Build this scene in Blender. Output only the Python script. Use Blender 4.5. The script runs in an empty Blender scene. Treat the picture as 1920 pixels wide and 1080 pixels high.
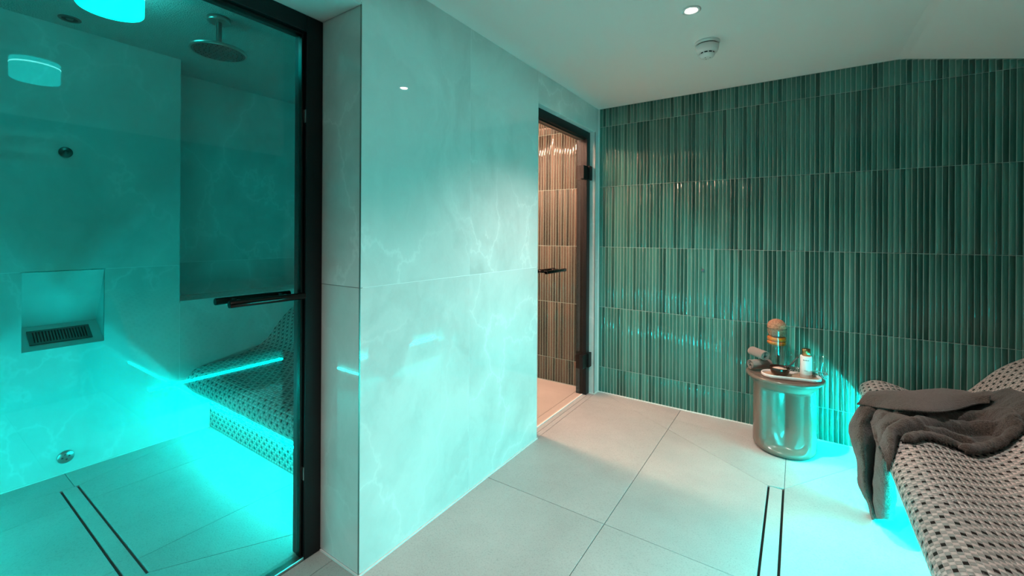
import bpy, bmesh, math, random
import numpy as np
from mathutils import Vector, Matrix, noise

random.seed(7)
rng = np.random.default_rng(7)
scene = bpy.context.scene
COL = scene.collection
PI = math.pi

# ------------------------------------------------------------------ camera
FPX, CX, CY, CAM_H = 800.0, 960.0, 440.0, 1.25          # focal length and horizon in 1920x1080 pixels
YAW, ROLL = math.radians(33.8), math.radians(0.3)
fw = Vector((-math.sin(YAW), math.cos(YAW), 0))
rt = Vector((math.cos(YAW), math.sin(YAW), 0))
up = Vector((0, 0, 1))
cr = rt*math.cos(ROLL) + up*math.sin(ROLL)
cu = up*math.cos(ROLL) - rt*math.sin(ROLL)
CAMP = Vector((0, 0, CAM_H))
cam_d = bpy.data.cameras.new('camera')
cam_d.sensor_width = 36
cam_d.lens = FPX/1920*36
cam_d.shift_y = (CY-540)/1920
cam_d.clip_start = 0.02
cam = bpy.data.objects.new('camera', cam_d)
COL.objects.link(cam)
cam.matrix_world = Matrix(((cr.x, cu.x, -fw.x, 0), (cr.y, cu.y, -fw.y, 0), (cr.z, cu.z, -fw.z, CAM_H), (0, 0, 0, 1)))
scene.camera = cam

def ray(x, y): return fw + (x-CX)/FPX*cr + (CY-y)/FPX*cu
def on(x, y, ax, v):                      # point of a plane seen at a pixel
    d = ray(x, y); t = (v-CAMP[ax])/d[ax]
    return CAMP + t*d
def project(p):
    v = Vector(p)-CAMP; z = v.dot(fw)
    return CX+FPX*v.dot(cr)/z, CY-FPX*v.dot(cu)/z, z

# ------------------------------------------------------------------ world, view, light strengths
w = bpy.data.worlds.new('world'); scene.world = w; w.use_nodes = True
w.node_tree.nodes['Background'].inputs[0].default_value = (0.5, 0.5, 0.5, 1)
w.node_tree.nodes['Background'].inputs[1].default_value = 0.0
vs = scene.view_settings
vs.view_transform = 'Standard'; vs.look = 'None'; vs.gamma = 1; vs.use_curve_mapping = False
vs.exposure = 0.0
TEAL = (0.0, 1.0, 0.985)
LED_FRONT, LED_STEAM = 395.0, 140.0       # emission of the light strips
LAMP_STEAM = 14.0
SPOT_W, SPOT_COL = 98.0, (1.0, 0.86, 0.80)
WARM_W, WARM_COL = 230.0, (1.0, 0.60, 0.45)

# ------------------------------------------------------------------ helpers
def setp(o, label=None, cat=None, group=None, kind=None):
    if label: o['label'] = label
    if cat: o['category'] = cat
    if group: o['group'] = group
    if kind: o['kind'] = kind
    return o

def empty(name, loc=(0, 0, 0), rz=0.0):
    o = bpy.data.objects.new(name, None); COL.objects.link(o)
    o.location = loc; o.rotation_euler = (0, 0, rz); o.empty_display_size = 0.05
    return o

def link(name, me, parent=None, mat=None):
    o = bpy.data.objects.new(name, me); COL.objects.link(o)
    if mat is not None and not me.materials: me.materials.append(mat)
    if parent is not None: o.parent = parent
    return o

class MB:
    """collects simple shapes into one mesh"""
    def __init__(s): s.v = []; s.f = []; s.sm = []; s.mi = []
    def add(s, vs_, fs, smooth=False, mi=0):
        b = len(s.v); s.v += [tuple(p) for p in vs_]
        s.f += [tuple(i+b for i in f) for f in fs]
        s.sm += [smooth]*len(fs); s.mi += [mi]*len(fs)
        return s
    def box(s, x0, x1, y0, y1, z0, z1, mi=0):
        return s.add([(x0,y0,z0),(x1,y0,z0),(x1,y1,z0),(x0,y1,z0),(x0,y0,z1),(x1,y0,z1),(x1,y1,z1),(x0,y1,z1)],
                     [(3,2,1,0),(4,5,6,7),(0,1,5,4),(1,2,6,5),(2,3,7,6),(3,0,4,7)], mi=mi)
    def prism(s, poly, z0, z1, mi=0):
        n = len(poly)
        a = sum(poly[i][0]*poly[(i+1)%n][1]-poly[(i+1)%n][0]*poly[i][1] for i in range(n))
        if a < 0: poly = poly[::-1]
        return s.add([(p[0],p[1],z0) for p in poly]+[(p[0],p[1],z1) for p in poly],
                     [tuple(range(n-1,-1,-1)), tuple(range(n,2*n))]+[(i,(i+1)%n,n+(i+1)%n,n+i) for i in range(n)], mi=mi)
    def lathe(s, prof, c=(0,0,0), n=32, smooth=True, M=None, cap=True, mi=0):
        vs_ = []
        for r, z in prof:
            for k in range(n):
                a = 2*PI*k/n; p = Vector((r*math.cos(a), r*math.sin(a), z))
                if M is not None: p = M @ p
                vs_.append((p[0]+c[0], p[1]+c[1], p[2]+c[2]))
        fs = []
        for i in range(len(prof)-1):
            for k in range(n):
                fs.append((i*n+k, i*n+(k+1)%n, (i+1)*n+(k+1)%n, (i+1)*n+k))
        s.add(vs_, fs, smooth, mi)
        if cap:
            b = len(s.v)-len(vs_); m = len(prof)
            s.f += [tuple(b+k for k in range(n-1,-1,-1)), tuple(b+(m-1)*n+k for k in range(n))]
            s.sm += [False, False]; s.mi += [mi, mi]
        return s
    def tube(s, pts, rad, n=12, flat=1.0, smooth=True, upv=Vector((0,0,1)), mi=0):
        pts = [Vector(p) for p in pts]; m = len(pts); vs_ = []
        for i, p in enumerate(pts):
            t = (pts[min(i+1,m-1)]-pts[max(i-1,0)]).normalized()
            a = upv - t*upv.dot(t)
            if a.length < 1e-3: a = Vector((1,0,0)) - t*t.x
            a.normalize(); b = t.cross(a)
            r = rad[i] if hasattr(rad,'__len__') else rad
            for k in range(n):
                q = 2*PI*k/n
                vs_.append(p + b*(r*math.cos(q)) + a*(r*flat*math.sin(q)))
        fs = [(i*n+k,(i+1)*n+k,(i+1)*n+(k+1)%n,i*n+(k+1)%n) for i in range(m-1) for k in range(n)]
        s.add(vs_, fs, smooth, mi)
        b0 = len(s.v)-len(vs_)
        s.f += [tuple(b0+k for k in range(n)), tuple(b0+(m-1)*n+k for k in range(n-1,-1,-1))]
        s.sm += [False, False]; s.mi += [mi, mi]
        return s
    def mesh(s, name):
        me = bpy.data.meshes.new(name); me.from_pydata(s.v, [], s.f)
        me.polygons.foreach_set('use_smooth', s.sm); me.polygons.foreach_set('material_index', s.mi)
        me.update(); return me
    def build(s, name, mat, parent=None, bevel=0.0, seg=2):
        me = s.mesh(name)
        bm = bmesh.new(); bm.from_mesh(me)
        bmesh.ops.recalc_face_normals(bm, faces=bm.faces[:])
        bm.to_mesh(me); bm.free()
        for m in (mat if isinstance(mat, (list, tuple)) else [mat]): me.materials.append(m)
        o = link(name, me, parent)
        if bevel:
            md = o.modifiers.new('bevel', 'BEVEL'); md.width = bevel; md.segments = seg
            md.limit_method = 'ANGLE'; md.angle_limit = math.radians(40)
        return o

def boxo(name, mat, x0, x1, y0, y1, z0, z1, parent=None, bevel=0.0):
    return MB().box(x0,x1,y0,y1,z0,z1).build(name, mat, parent, bevel)

def struct(o): o['kind'] = 'structure'; return o

def catmull(pts, n=8):
    P = [Vector(p) for p in pts]; out = []
    for i in range(len(P)-1):
        a, b, c, d = P[max(i-1,0)], P[i], P[i+1], P[min(i+2,len(P)-1)]
        for k in range(n):
            t = k/n
            out.append(0.5*((2*b)+(c-a)*t+(2*a-5*b+4*c-d)*t*t+(3*b-a-3*c+d)*t**3))
    out.append(P[-1]); return out

# ------------------------------------------------------------------ materials
def mat(name, col, rough=0.5, metal=0.0, spec=0.5, sheen=0.0):
    m = bpy.data.materials.new(name); m.use_nodes = True
    b = m.node_tree.nodes['Principled BSDF']
    b.inputs['Base Color'].default_value = (*col, 1); b.inputs['Roughness'].default_value = rough
    b.inputs['Metallic'].default_value = metal; b.inputs['Specular IOR Level'].default_value = spec
    if sheen:
        b.inputs['Sheen Weight'].default_value = sheen; b.inputs['Sheen Roughness'].default_value = 0.5
    return m
def nt(m): return m.node_tree.nodes, m.node_tree.links, m.node_tree.nodes['Principled BSDF']
def ramp(N, stops):
    r = N.new('ShaderNodeValToRGB'); e = r.color_ramp.elements
    while len(e) < len(stops): e.new(0.5)
    for i, (p, c) in enumerate(stops):
        e[i].position = p; e[i].color = (*c, 1) if len(c) == 3 else c
    return r
def mapping(N, L, scale=(1,1,1), coord='Object', rnd=False):
    if coord == 'World':
        src = N.new('ShaderNodeNewGeometry').outputs['Position']
    else:
        src = N.new('ShaderNodeTexCoord').outputs[coord]
    if rnd:
        oi = N.new('ShaderNodeObjectInfo'); mm = N.new('ShaderNodeMath'); mm.operation = 'MULTIPLY'; mm.inputs[1].default_value = 37.0
        L.new(oi.outputs['Random'], mm.inputs[0])
        ad = N.new('ShaderNodeVectorMath'); ad.operation = 'ADD'
        L.new(src, ad.inputs[0]); L.new(mm.outputs[0], ad.inputs[1]); src = ad.outputs[0]
    mp = N.new('ShaderNodeMapping'); mp.inputs['Scale'].default_value = scale
    L.new(src, mp.inputs['Vector']); return mp.outputs[0]
def noise_n(N, L, vec, scale, detail=4, rough=0.5, dist=0.0):
    n = N.new('ShaderNodeTexNoise'); n.inputs['Scale'].default_value = scale; n.inputs['Detail'].default_value = detail
    n.inputs['Roughness'].default_value = rough; n.inputs['Distortion'].default_value = dist
    L.new(vec, n.inputs['Vector']); return n
def bump(N, L, B, height, strength, dist):
    b = N.new('ShaderNodeBump'); b.inputs['Strength'].default_value = strength; b.inputs['Distance'].default_value = dist
    L.new(height, b.inputs['Height']); L.new(b.outputs[0], B.inputs['Normal']); return b

def marble():
    m = mat('onyx_marble_tile', (0.7,0.7,0.7), 0.02, spec=0.85)
    N, L, B = nt(m)
    v = mapping(N, L, (1,1,0.8), 'World', rnd=True)
    wob = noise_n(N, L, v, 1.6, 6, 0.6)
    mixv = N.new('ShaderNodeMix'); mixv.data_type = 'VECTOR'; mixv.inputs['Factor'].default_value = 0.42
    L.new(v, mixv.inputs['A']); L.new(wob.outputs['Color'], mixv.inputs['B'])
    vo = N.new('ShaderNodeTexVoronoi'); vo.feature = 'DISTANCE_TO_EDGE'; vo.inputs['Scale'].default_value = 3.0
    L.new(mixv.outputs['Result'], vo.inputs['Vector'])
    vein = ramp(N, [(0.0,(1,1,1)),(0.018,(0.45,0.45,0.45)),(0.16,(0,0,0))]); L.new(vo.outputs['Distance'], vein.inputs[0])
    cl = noise_n(N, L, mixv.outputs['Result'], 2.4, 8, 0.62, 0.8)
    base = ramp(N, [(0.3,(0.56,0.57,0.55)),(0.5,(0.68,0.69,0.67)),(0.72,(0.78,0.78,0.76))]); L.new(cl.outputs['Fac'], base.inputs[0])
    gate = noise_n(N, L, v, 1.3, 2); gr = ramp(N, [(0.34,(0.1,0.1,0.1)),(0.55,(1,1,1))]); L.new(gate.outputs['Fac'], gr.inputs[0])
    mu = N.new('ShaderNodeMath'); mu.operation = 'MULTIPLY'; L.new(vein.outputs[0], mu.inputs[0]); L.new(gr.outputs[0], mu.inputs[1])
    mu2 = N.new('ShaderNodeMath'); mu2.operation = 'MULTIPLY'; mu2.inputs[1].default_value = 0.6; L.new(mu.outputs[0], mu2.inputs[0])
    mx = N.new('ShaderNodeMix'); mx.data_type = 'RGBA'
    L.new(mu2.outputs[0], mx.inputs['Factor']); L.new(base.outputs[0], mx.inputs['A']); mx.inputs['B'].default_value = (0.93,0.93,0.91,1)
    L.new(mx.outputs['Result'], B.inputs['Base Color'])
    return m
M_MARBLE = marble()

def stone_floor():
    m = mat('stone_floor_tile', (0.45,0.42,0.40), 0.42, spec=0.4)
    N, L, B = nt(m)
    v = mapping(N, L, (1,1,1), 'World', rnd=True)
    a = noise_n(N, L, v, 2.2, 8, 0.65); f = noise_n(N, L, v, 160, 3, 0.7)
    c = ramp(N, [(0.3,(0.42,0.395,0.375)),(0.7,(0.53,0.50,0.475))]); L.new(a.outputs['Fac'], c.inputs[0])
    sp = ramp(N, [(0.30,(0.78,0.78,0.78)),(0.45,(1,1,1)),(0.7,(1.06,1.06,1.06))]); L.new(f.outputs['Fac'], sp.inputs[0])
    mx = N.new('ShaderNodeMix'); mx.data_type = 'RGBA'; mx.blend_type = 'MULTIPLY'; mx.inputs['Factor'].default_value = 1
    L.new(c.outputs[0], mx.inputs['A']); L.new(sp.outputs[0], mx.inputs['B']); L.new(mx.outputs['Result'], B.inputs['Base Color'])
    bump(N, L, B, f.outputs['Fac'], 0.35, 0.004)
    return m
M_FLOOR = stone_floor()

def green_glaze():
    m = mat('green_glazed_stick_tile', (0.05,0.2,0.15), 0.08, spec=0.5)
    N, L, B = nt(m)
    at = N.new('ShaderNodeAttribute'); at.attribute_name = 'tint'
    c = ramp(N, [(0.0,(0.010,0.055,0.041)),(0.35,(0.020,0.098,0.075)),(0.7,(0.042,0.160,0.127)),(1.0,(0.070,0.225,0.182))])
    v = mapping(N, L, (30,30,3), 'World')
    n = noise_n(N, L, v, 1.5, 4, 0.6)
    ad = N.new('ShaderNodeMath'); ad.operation = 'MULTIPLY_ADD'; ad.inputs[1].default_value = 0.5; ad.inputs[2].default_value = -0.25
    L.new(n.outputs['Fac'], ad.inputs[0])
    s = N.new('ShaderNodeMath'); s.operation = 'ADD'; L.new(at.outputs['Fac'], s.inputs[0]); L.new(ad.outputs[0], s.inputs[1])
    L.new(s.outputs[0], c.inputs[0]); L.new(c.outputs[0], B.inputs['Base Color'])
    v2 = mapping(N, L, (60,60,14), 'World'); n2 = noise_n(N, L, v2, 1.0, 2)
    bump(N, L, B, n2.outputs['Fac'], 0.35, 0.006)
    return m
M_GREEN = green_glaze()
M_WARMLIT = M_GREEN.copy(); M_WARMLIT.name = 'warm_lit_stick_tile'  # brown copy of the green glaze, warm cabin light put into its colour
for nd in M_WARMLIT.node_tree.nodes:
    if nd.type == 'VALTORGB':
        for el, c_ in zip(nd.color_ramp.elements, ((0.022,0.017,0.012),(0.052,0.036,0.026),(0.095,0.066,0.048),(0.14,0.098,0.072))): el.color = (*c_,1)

def mosaic():
    m = mat('glazed_mosaic', (0.5,0.5,0.5), 0.2, spec=0.5)
    N, L, B = nt(m)
    at = N.new('ShaderNodeAttribute'); at.attribute_name = 'tile_colour'
    L.new(at.outputs['Color'], B.inputs['Base Color'])
    return m
M_MOSAIC = mosaic()

def plaster(name, col, sc=300, st=0.15, bd=0.004):
    m = mat(name, col, 0.85, spec=0.2); N, L, B = nt(m)
    n = noise_n(N, L, mapping(N, L, (1,1,1), 'World'), sc, 3, 0.6); bump(N, L, B, n.outputs['Fac'], st, bd)
    return m
M_CEIL = plaster('white_ceiling_paint', (0.88,0.88,0.87))
M_STIPPLE = plaster('stippled_ceiling_paint', (0.72,0.74,0.73), 130, 1.0, 0.02)
M_PLAIN = plaster('plain_wall_paint', (0.70,0.70,0.68))
M_GROUT_L = mat('pale_grout', (0.90,0.91,0.90), 0.8)
M_GROUT_G = mat('sage_grout', (0.26,0.38,0.335), 0.8)
M_GROUT_D = mat('dark_floor_joint', (0.035,0.035,0.035), 0.9)
M_GROUT_M = mat('mosaic_grout', (0.40,0.38,0.36), 0.85)
M_BLACK = mat('black_anodised_frame', (0.005,0.0045,0.0045), 0.4, spec=0.3)
M_HANDLE = mat('black_metal_handle', (0.035,0.03,0.028), 0.22, 1.0)
M_CHANNEL = mat('black_drain_channel', (0.004,0.004,0.004), 0.8)
M_STEEL = mat('brushed_steel', (0.50,0.50,0.48), 0.28, 1.0)
M_DARKSTEEL = mat('dark_brushed_steel', (0.16,0.15,0.14), 0.32, 1.0)
M_TRIM = mat('grey_edge_trim', (0.22,0.22,0.20), 0.35, 0.8)
M_WHITEPL = mat('white_plastic', (0.80,0.80,0.79), 0.4)
M_SEAL = mat('white_silicone_seal', (0.80,0.80,0.78), 0.5)
M_TAUPE = mat('taupe_lacquer', (0.17,0.125,0.10), 0.22, spec=0.6)
M_BROWN = mat('dark_brown_lacquer', (0.035,0.014,0.008), 0.18)
M_DARKWOOD = mat('dark_wood_spoon', (0.018,0.010,0.008), 0.35)
M_BRASS = mat('bronze_cap', (0.45,0.27,0.12), 0.35, 1.0)
M_BOTTLE = mat('white_bottle', (0.82,0.80,0.78), 0.3)
M_INK = mat('dark_label_print', (0.03,0.03,0.03), 0.6)
M_ENAMEL = mat('white_tray_rim', (0.80,0.78,0.75), 0.4)
M_SALT = mat('pale_bath_salt', (0.72,0.52,0.42), 0.8)

def wood():
    m = mat('pale_wood', (0.5,0.33,0.22), 0.5); N, L, B = nt(m)
    n = noise_n(N, L, mapping(N, L, (6,60,60)), 1.5, 4, 0.6, 0.6)
    c = ramp(N, [(0.3,(0.42,0.25,0.16)),(0.7,(0.58,0.40,0.28))]); L.new(n.outputs['Fac'], c.inputs[0]); L.new(c.outputs[0], B.inputs['Base Color'])
    return m
M_WOOD = wood()
def cork():
    m = mat('cork', (0.4,0.2,0.1), 0.85); N, L, B = nt(m)
    n = noise_n(N, L, mapping(N, L), 140, 3, 0.7)
    c = ramp(N, [(0.35,(0.22,0.09,0.05)),(0.6,(0.50,0.24,0.14))]); L.new(n.outputs['Fac'], c.inputs[0]); L.new(c.outputs[0], B.inputs['Base Color'])
    bump(N, L, B, n.outputs['Fac'], 0.5, 0.003); return m
M_CORK = cork()
def orange():
    m = mat('orange_slice', (0.8,0.25,0.01), 0.4); N, L, B = nt(m)
    n = noise_n(N, L, mapping(N, L), 60, 3, 0.7)
    c = ramp(N, [(0.35,(0.80,0.12,0.002)),(0.65,(0.95,0.30,0.012))]); L.new(n.outputs['Fac'], c.inputs[0]); L.new(c.outputs[0], B.inputs['Base Color'])
    return m
M_ORANGE = orange()
def terry(name, c0, c1, sc=190):
    m = mat(name, c0, 0.95, spec=0.1, sheen=0.35); N, L, B = nt(m)
    v = mapping(N, L, (1,1,1), 'World')
    n = noise_n(N, L, v, sc, 3, 0.7); n2 = noise_n(N, L, v, 14, 3)
    c = ramp(N, [(0.3,c0),(0.7,c1)]); L.new(n.outputs['Fac'], c.inputs[0]); L.new(c.outputs[0], B.inputs['Base Color'])
    bump(N, L, B, n.outputs['Fac'], 0.9, 0.006); return m
M_TOWEL = terry('brown_terry_cloth', (0.012,0.009,0.0075), (0.118,0.090,0.074))
M_ROLL = terry('beige_terry_cloth', (0.24,0.18,0.15), (0.42,0.33,0.28), 420)

def glass(name, tint, f0=0.036):
    """clear pane: straight transmission plus mirror reflection by angle"""
    m = bpy.data.materials.new(name); m.use_nodes = True
    N, L = m.node_tree.nodes, m.node_tree.links; N.clear()
    out = N.new('ShaderNodeOutputMaterial'); mx = N.new('ShaderNodeMixShader')
    tr = N.new('ShaderNodeBsdfTransparent'); tr.inputs[0].default_value = (*tint, 1)
    gl = N.new('ShaderNodeBsdfGlossy'); gl.inputs['Roughness'].default_value = 0.0
    lw = N.new('ShaderNodeLayerWeight'); lw.inputs['Blend'].default_value = 0.5
    p = N.new('ShaderNodeMath'); p.operation = 'POWER'; p.inputs[1].default_value = 5.0; L.new(lw.outputs['Facing'], p.inputs[0])
    a = N.new('ShaderNodeMath'); a.operation = 'MULTIPLY_ADD'; a.inputs[1].default_value = 0.95; a.inputs[2].default_value = f0
    L.new(p.outputs[0], a.inputs[0]); L.new(a.outputs[0], mx.inputs[0]); L.new(tr.outputs[0], mx.inputs[1]); L.new(gl.outputs[0], mx.inputs[2])
    L.new(mx.outputs[0], out.inputs['Surface']); return m
M_GLASS = glass('clear_door_glass', (0.72,0.93,0.92))
M_GLASSB = glass('bronze_door_glass', (0.90,0.86,0.82))
M_CLEAR = glass('clear_drinking_glass', (0.93,0.97,0.96), 0.075)

def emit(name, col, s):
    m = bpy.data.materials.new(name); m.use_nodes = True
    N, L = m.node_tree.nodes, m.node_tree.links; N.clear()
    out = N.new('ShaderNodeOutputMaterial'); e = N.new('ShaderNodeEmission')
    e.inputs[0].default_value = (*col, 1); e.inputs[1].default_value = s; L.new(e.outputs[0], out.inputs['Surface'])
    return m
M_LEDF = emit('teal_led_front', TEAL, LED_FRONT)
M_LEDS = emit('teal_led_steam', TEAL, LED_STEAM)
M_BULB = emit('warm_white_bulb', SPOT_COL, 60.0)
M_BULBW = emit('amber_bulb', WARM_COL, 60.0)
M_PANEL = emit('added_amber_glow', WARM_COL, WARM_W)
M_LAMPG = emit('teal_lamp_glow', (0.0,1.0,0.93), LAMP_STEAM*0.33)
M_LAMPR = emit('teal_lamp_ring', (0.25,1.0,0.97), LAMP_STEAM)

# ------------------------------------------------------------------ measures of the rooms
XL, YB = -1.325, 3.23                     # face of marble wall, face of green wall
XR, YF = 1.35, -1.6                       # wall behind lounger, wall behind camera
ZC = 2.255; XCR = 0.483; SL = 0.22        # ceiling, crease, slope
XS, ZS = -3.155, 2.315                    # steam room back wall and ceiling
SY0, SY1 = -0.885, 1.95                   # steam room ends
YM = 0.5325                               # steam room axis
def mirY(y): return 2*YM-y
def ceil_at(x): return ZC if x < XCR else ZC-SL*(x-XCR)

# ------------------------------------------------------------------ floors (each slab an object)
floor_base = struct(MB().prism([(-1.325,YF),(XR,YF),(XR,YB),(-1.325,YB)], -0.05, -0.009)
                    .prism([(-1.60,-0.07),(-1.325,-0.07),(-1.325,0.99),(-1.60,0.99)], -0.05, -0.009)
                    .prism([(-1.40,2.26),(-1.325,2.26),(-1.325,3.16),(-1.40,3.16)], -0.05, -0.009).build('floor', M_GROUT_D))
steam_base = struct(MB().prism([(-3.46,SY0),(-1.60,SY0),(-1.60,SY1),(-3.46,SY1)], -0.05, -0.009).build('floor_steam_room', M_GROUT_D))
warm_base = struct(MB().prism([(-2.75,2.1),(-1.40,2.1),(-1.40,YB),(-2.75,YB)], -0.05, -0.009).build('floor_warm_cabin', M_GROUT_D))

def split_poly(poly, p, n):
    def clip(sign):
        out = []
        for i in range(len(poly)):
            a, b = poly[i], poly[(i+1)%len(poly)]
            da = sign*((a[0]-p[0])*n[0]+(a[1]-p[1])*n[1]); db = sign*((b[0]-p[0])*n[0]+(b[1]-p[1])*n[1])
            if da >= -1e-9: out.append(a)
            if (da > 1e-9 and db < -1e-9) or (da < -1e-9 and db > 1e-9):
                t = da/(da-db); out.append((a[0]+(b[0]-a[0])*t, a[1]+(b[1]-a[1])*t))
        return out
    return [q for q in (clip(1), clip(-1)) if len(q) >= 3 and area(q) > 4e-4]
def area(q): return abs(sum(q[i][0]*q[(i+1)%len(q)][1]-q[(i+1)%len(q)][0]*q[i][1] for i in range(len(q))))/2
def splits(polys, xs=(), ys=()):
    for x in xs: polys = [r for q in polys for r in split_poly(q, (x,0), (1,0))]
    for y in ys: polys = [r for q in polys for r in split_poly(q, (0,y), (0,1))]
    return polys
def inset(poly, d):
    n = len(poly)
    if sum(poly[i][0]*poly[(i+1)%n][1]-poly[(i+1)%n][0]*poly[i][1] for i in range(n)) < 0: poly = poly[::-1]
    poly = [p for i, p in enumerate(poly) if math.dist(p, poly[i-1]) > 1e-4]; n = len(poly)
    out = []
    for i in range(n):
        a, b, c = Vector(poly[i-1]), Vector(poly[i]), Vector(poly[(i+1)%n])
        u, v = (b-a).normalized(), (c-b).normalized()
        n1, n2 = Vector((-u.y,u.x)), Vector((-v.y,v.x))
        k = 1+n1.dot(n2)
        q = b+(n1+n2)*(d/max(k,0.25)); out.append((q.x,q.y))
    return out
def lay(polys, parent, name='floor_tile', gap=0.0013):
    for q in polys:
        q = inset(q, gap); c = (sum(p[0] for p in q)/len(q), sum(p[1] for p in q)/len(q))
        o = MB().prism([(p[0]-c[0],p[1]-c[1]) for p in q], -0.009, 0).build(name, M_FLOOR, parent, 0.0006, 1)
        o.location = (c[0],c[1],0)
DA, DB = (-0.1185, 2.494), (-0.0495, 2.508)
XF = 0.43
lay(splits([[(XL,YF),(DA[0],YF),DA,(-1.30,YB),(XL,YB)], [DA,DB,(DB[0],YB),(-1.30,YB)]], (-0.69,), (1.76,3.02,0.5,-0.76)), floor_base)
lay(splits([[(DB[0],YF),(XF,YF),(XF,3.2),DB]], (), (1.76,0.5,-0.76))+splits([[DB,(XF,3.2),(XF,YB),(DB[0],YB)]], (), (3.02,)), floor_base)
lay(splits([[(XF,YF),(XR,YF),(XR,1.0),(XF,1.0)]], (), (0.5,-0.76)), floor_base)
lay(splits([[(-1.565,-0.055),(XL,-0.055),(XL,0.985),(-1.565,0.985)]], (-1.475,)), floor_base)
lay(splits([[(-1.395,2.27),(XL,2.27),(XL,3.15),(-1.395,3.15)]], (-1.362,)), floor_base)
lay(splits([[(-2.72,2.1),(-1.412,2.1),(-1.412,YB),(-2.72,YB)]], (-1.47,-2.1), ()), warm_base)
sp = [(-2.95,0.565),(-1.98,0.565),(-1.60,1.20),(-1.60,1.4),(XS,1.4),(XS,1.21)]
lay(splits([sp, [(x,mirY(y)) for x,y in sp]], (-2.75,-2.095)), steam_base)
lay(splits([[(XS,-0.145),(-2.95,0.50),(-2.95,0.565),(XS,1.21)]], (), (0.551,)), steam_base)
lay(splits([[(-1.98,0.565),(-1.60,1.20),(-1.60,-0.135),(-1.98,0.50)]], (), ()), steam_base)
boxo('door_threshold', M_STEEL, -1.60,-1.566, -0.055,0.985, -0.009,0.012, floor_base, 0.003)
boxo('door_threshold', M_SEAL, -1.411,-1.396, 2.27,3.15, -0.009,0.004, floor_base, 0.001)

def drain(label, x0, x1, y0, y1, along):
    e = setp(empty('linear_drain', ((x0+x1)/2,(y0+y1)/2,0)), label, 'drain', 'tile covered linear drains')
    cx, cy = e.location.x, e.location.y
    boxo('channel', M_CHANNEL, x0-cx,x1-cx, y0-cy,y1-cy, -0.0088,-0.0075, e)
    g = 0.0085
    if along == 'y': boxo('tiled_cover', M_FLOOR, x0+g-cx,x1-g-cx, y0-cy,y1-0.002-cy, -0.007,-0.0003, e)
    else: boxo('tiled_cover', M_FLOOR, x0+0.002-cx,x1-cx, y0+g-cy,y1-g-cy, -0.007,-0.0003, e)
drain('long tiled drain slot in the floor beside the lounger', -0.1185,-0.0495, YF+0.02,2.494, 'y')
drain('long tiled drain slot in the steam room floor', -2.95,-1.98, 0.50,0.565, 'x')

# ------------------------------------------------------------------ ceilings
struct(MB().add([(-2.75,2.1,ZC),(XL,2.1,ZC),(XL,2.1,ZC+.1),(-2.75,2.1,ZC+.1),(-2.75,YB,ZC),(XL,YB,ZC),(XL,YB,ZC+.1),(-2.75,YB,ZC+.1)],
     [(0,1,2,3),(7,6,5,4),(0,4,5,1),(3,2,6,7),(0,3,7,4),(1,5,6,2)]).build('ceiling_warm_cabin', M_CEIL))
zR = ceil_at(XR)
sec = [(XL-0.26,ZC),(XCR-0.02,ZC),(XCR+0.02,ZC-SL*0.022),(XR,zR),(XR,zR+0.25),(XL-0.26,ZC+0.12)]
sec = sec[:]
mb = MB(); n = len(sec)
mb.add([(x,YF,z) for x,z in sec]+[(x,YB,z) for x,z in sec], [tuple(range(n)), tuple(range(2*n-1,n-1,-1))]+[(i,n+i,n+(i+1)%n,(i+1)%n) for i in range(n)])
struct(mb.build('ceiling', M_CEIL))
struct(boxo('ceiling_steam_room', M_STIPPLE, -3.6,-1.60, SY0-0.1,SY1+0.1, ZS,ZS+0.1))

# ------------------------------------------------------------------ walls clad with marble slabs
def panel(parent, x0, x1, y0, y1, z0, z1, g=0.001):
    d = [x1-x0, y1-y0, z1-z0]; t = d.index(min(d))
    lo, hi = [x0,y0,z0], [x1,y1,z1]
    for k in range(3):
        if k != t: lo[k] += g; hi[k] -= g
    c = [(lo[k]+hi[k])/2 for k in range(3)]
    o = boxo('marble_panel', M_MARBLE, lo[0]-c[0],hi[0]-c[0], lo[1]-c[1],hi[1]-c[1], lo[2]-c[2],hi[2]-c[2], parent)
    o.location = c; return o
T = 0.009
wl = struct(MB().box(-1.591,XL-0.0006, YF,-0.063-T, 0,ZC).box(-1.591,XL-0.0006, 0.988+T,2.262-T, 0,ZC)
            .box(-1.591,XL-0.0006, -0.063-T,0.988+T, 2.088+T,ZC).box(-1.46,XL-0.0006, 2.262-T,3.157+T, 2.062+T,ZC)
            .box(-1.46,XL-0.0006, 3.157+T,YB, 0,ZC).build('wall_left', M_GROUT_L))
for y0, y1 in ((0.985,1.612),(1.612,2.265)):
    panel(wl, XL-T,XL, y0,y1, 0.006,1.052); panel(wl, XL-T,XL, y0,y1, 1.052,ZC-0.002)
panel(wl, XL-T,XL, 2.265,3.15, 2.060,ZC-0.002)
panel(wl, XL-T,XL, 3.15,YB-0.001, 0.006,1.052); panel(wl, XL-T,XL, 3.15,YB-0.001, 1.052,ZC-0.002)
panel(wl, XL-T,XL, -0.06,0.985, 2.086,ZC-0.002)
for y0, y1 in ((-0.70,-0.06),(YF,-0.70)):
    panel(wl, XL-T,XL, y0,y1, 0.006,1.052); panel(wl, XL-T,XL, y0,y1, 1.052,ZC-0.002)
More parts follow.
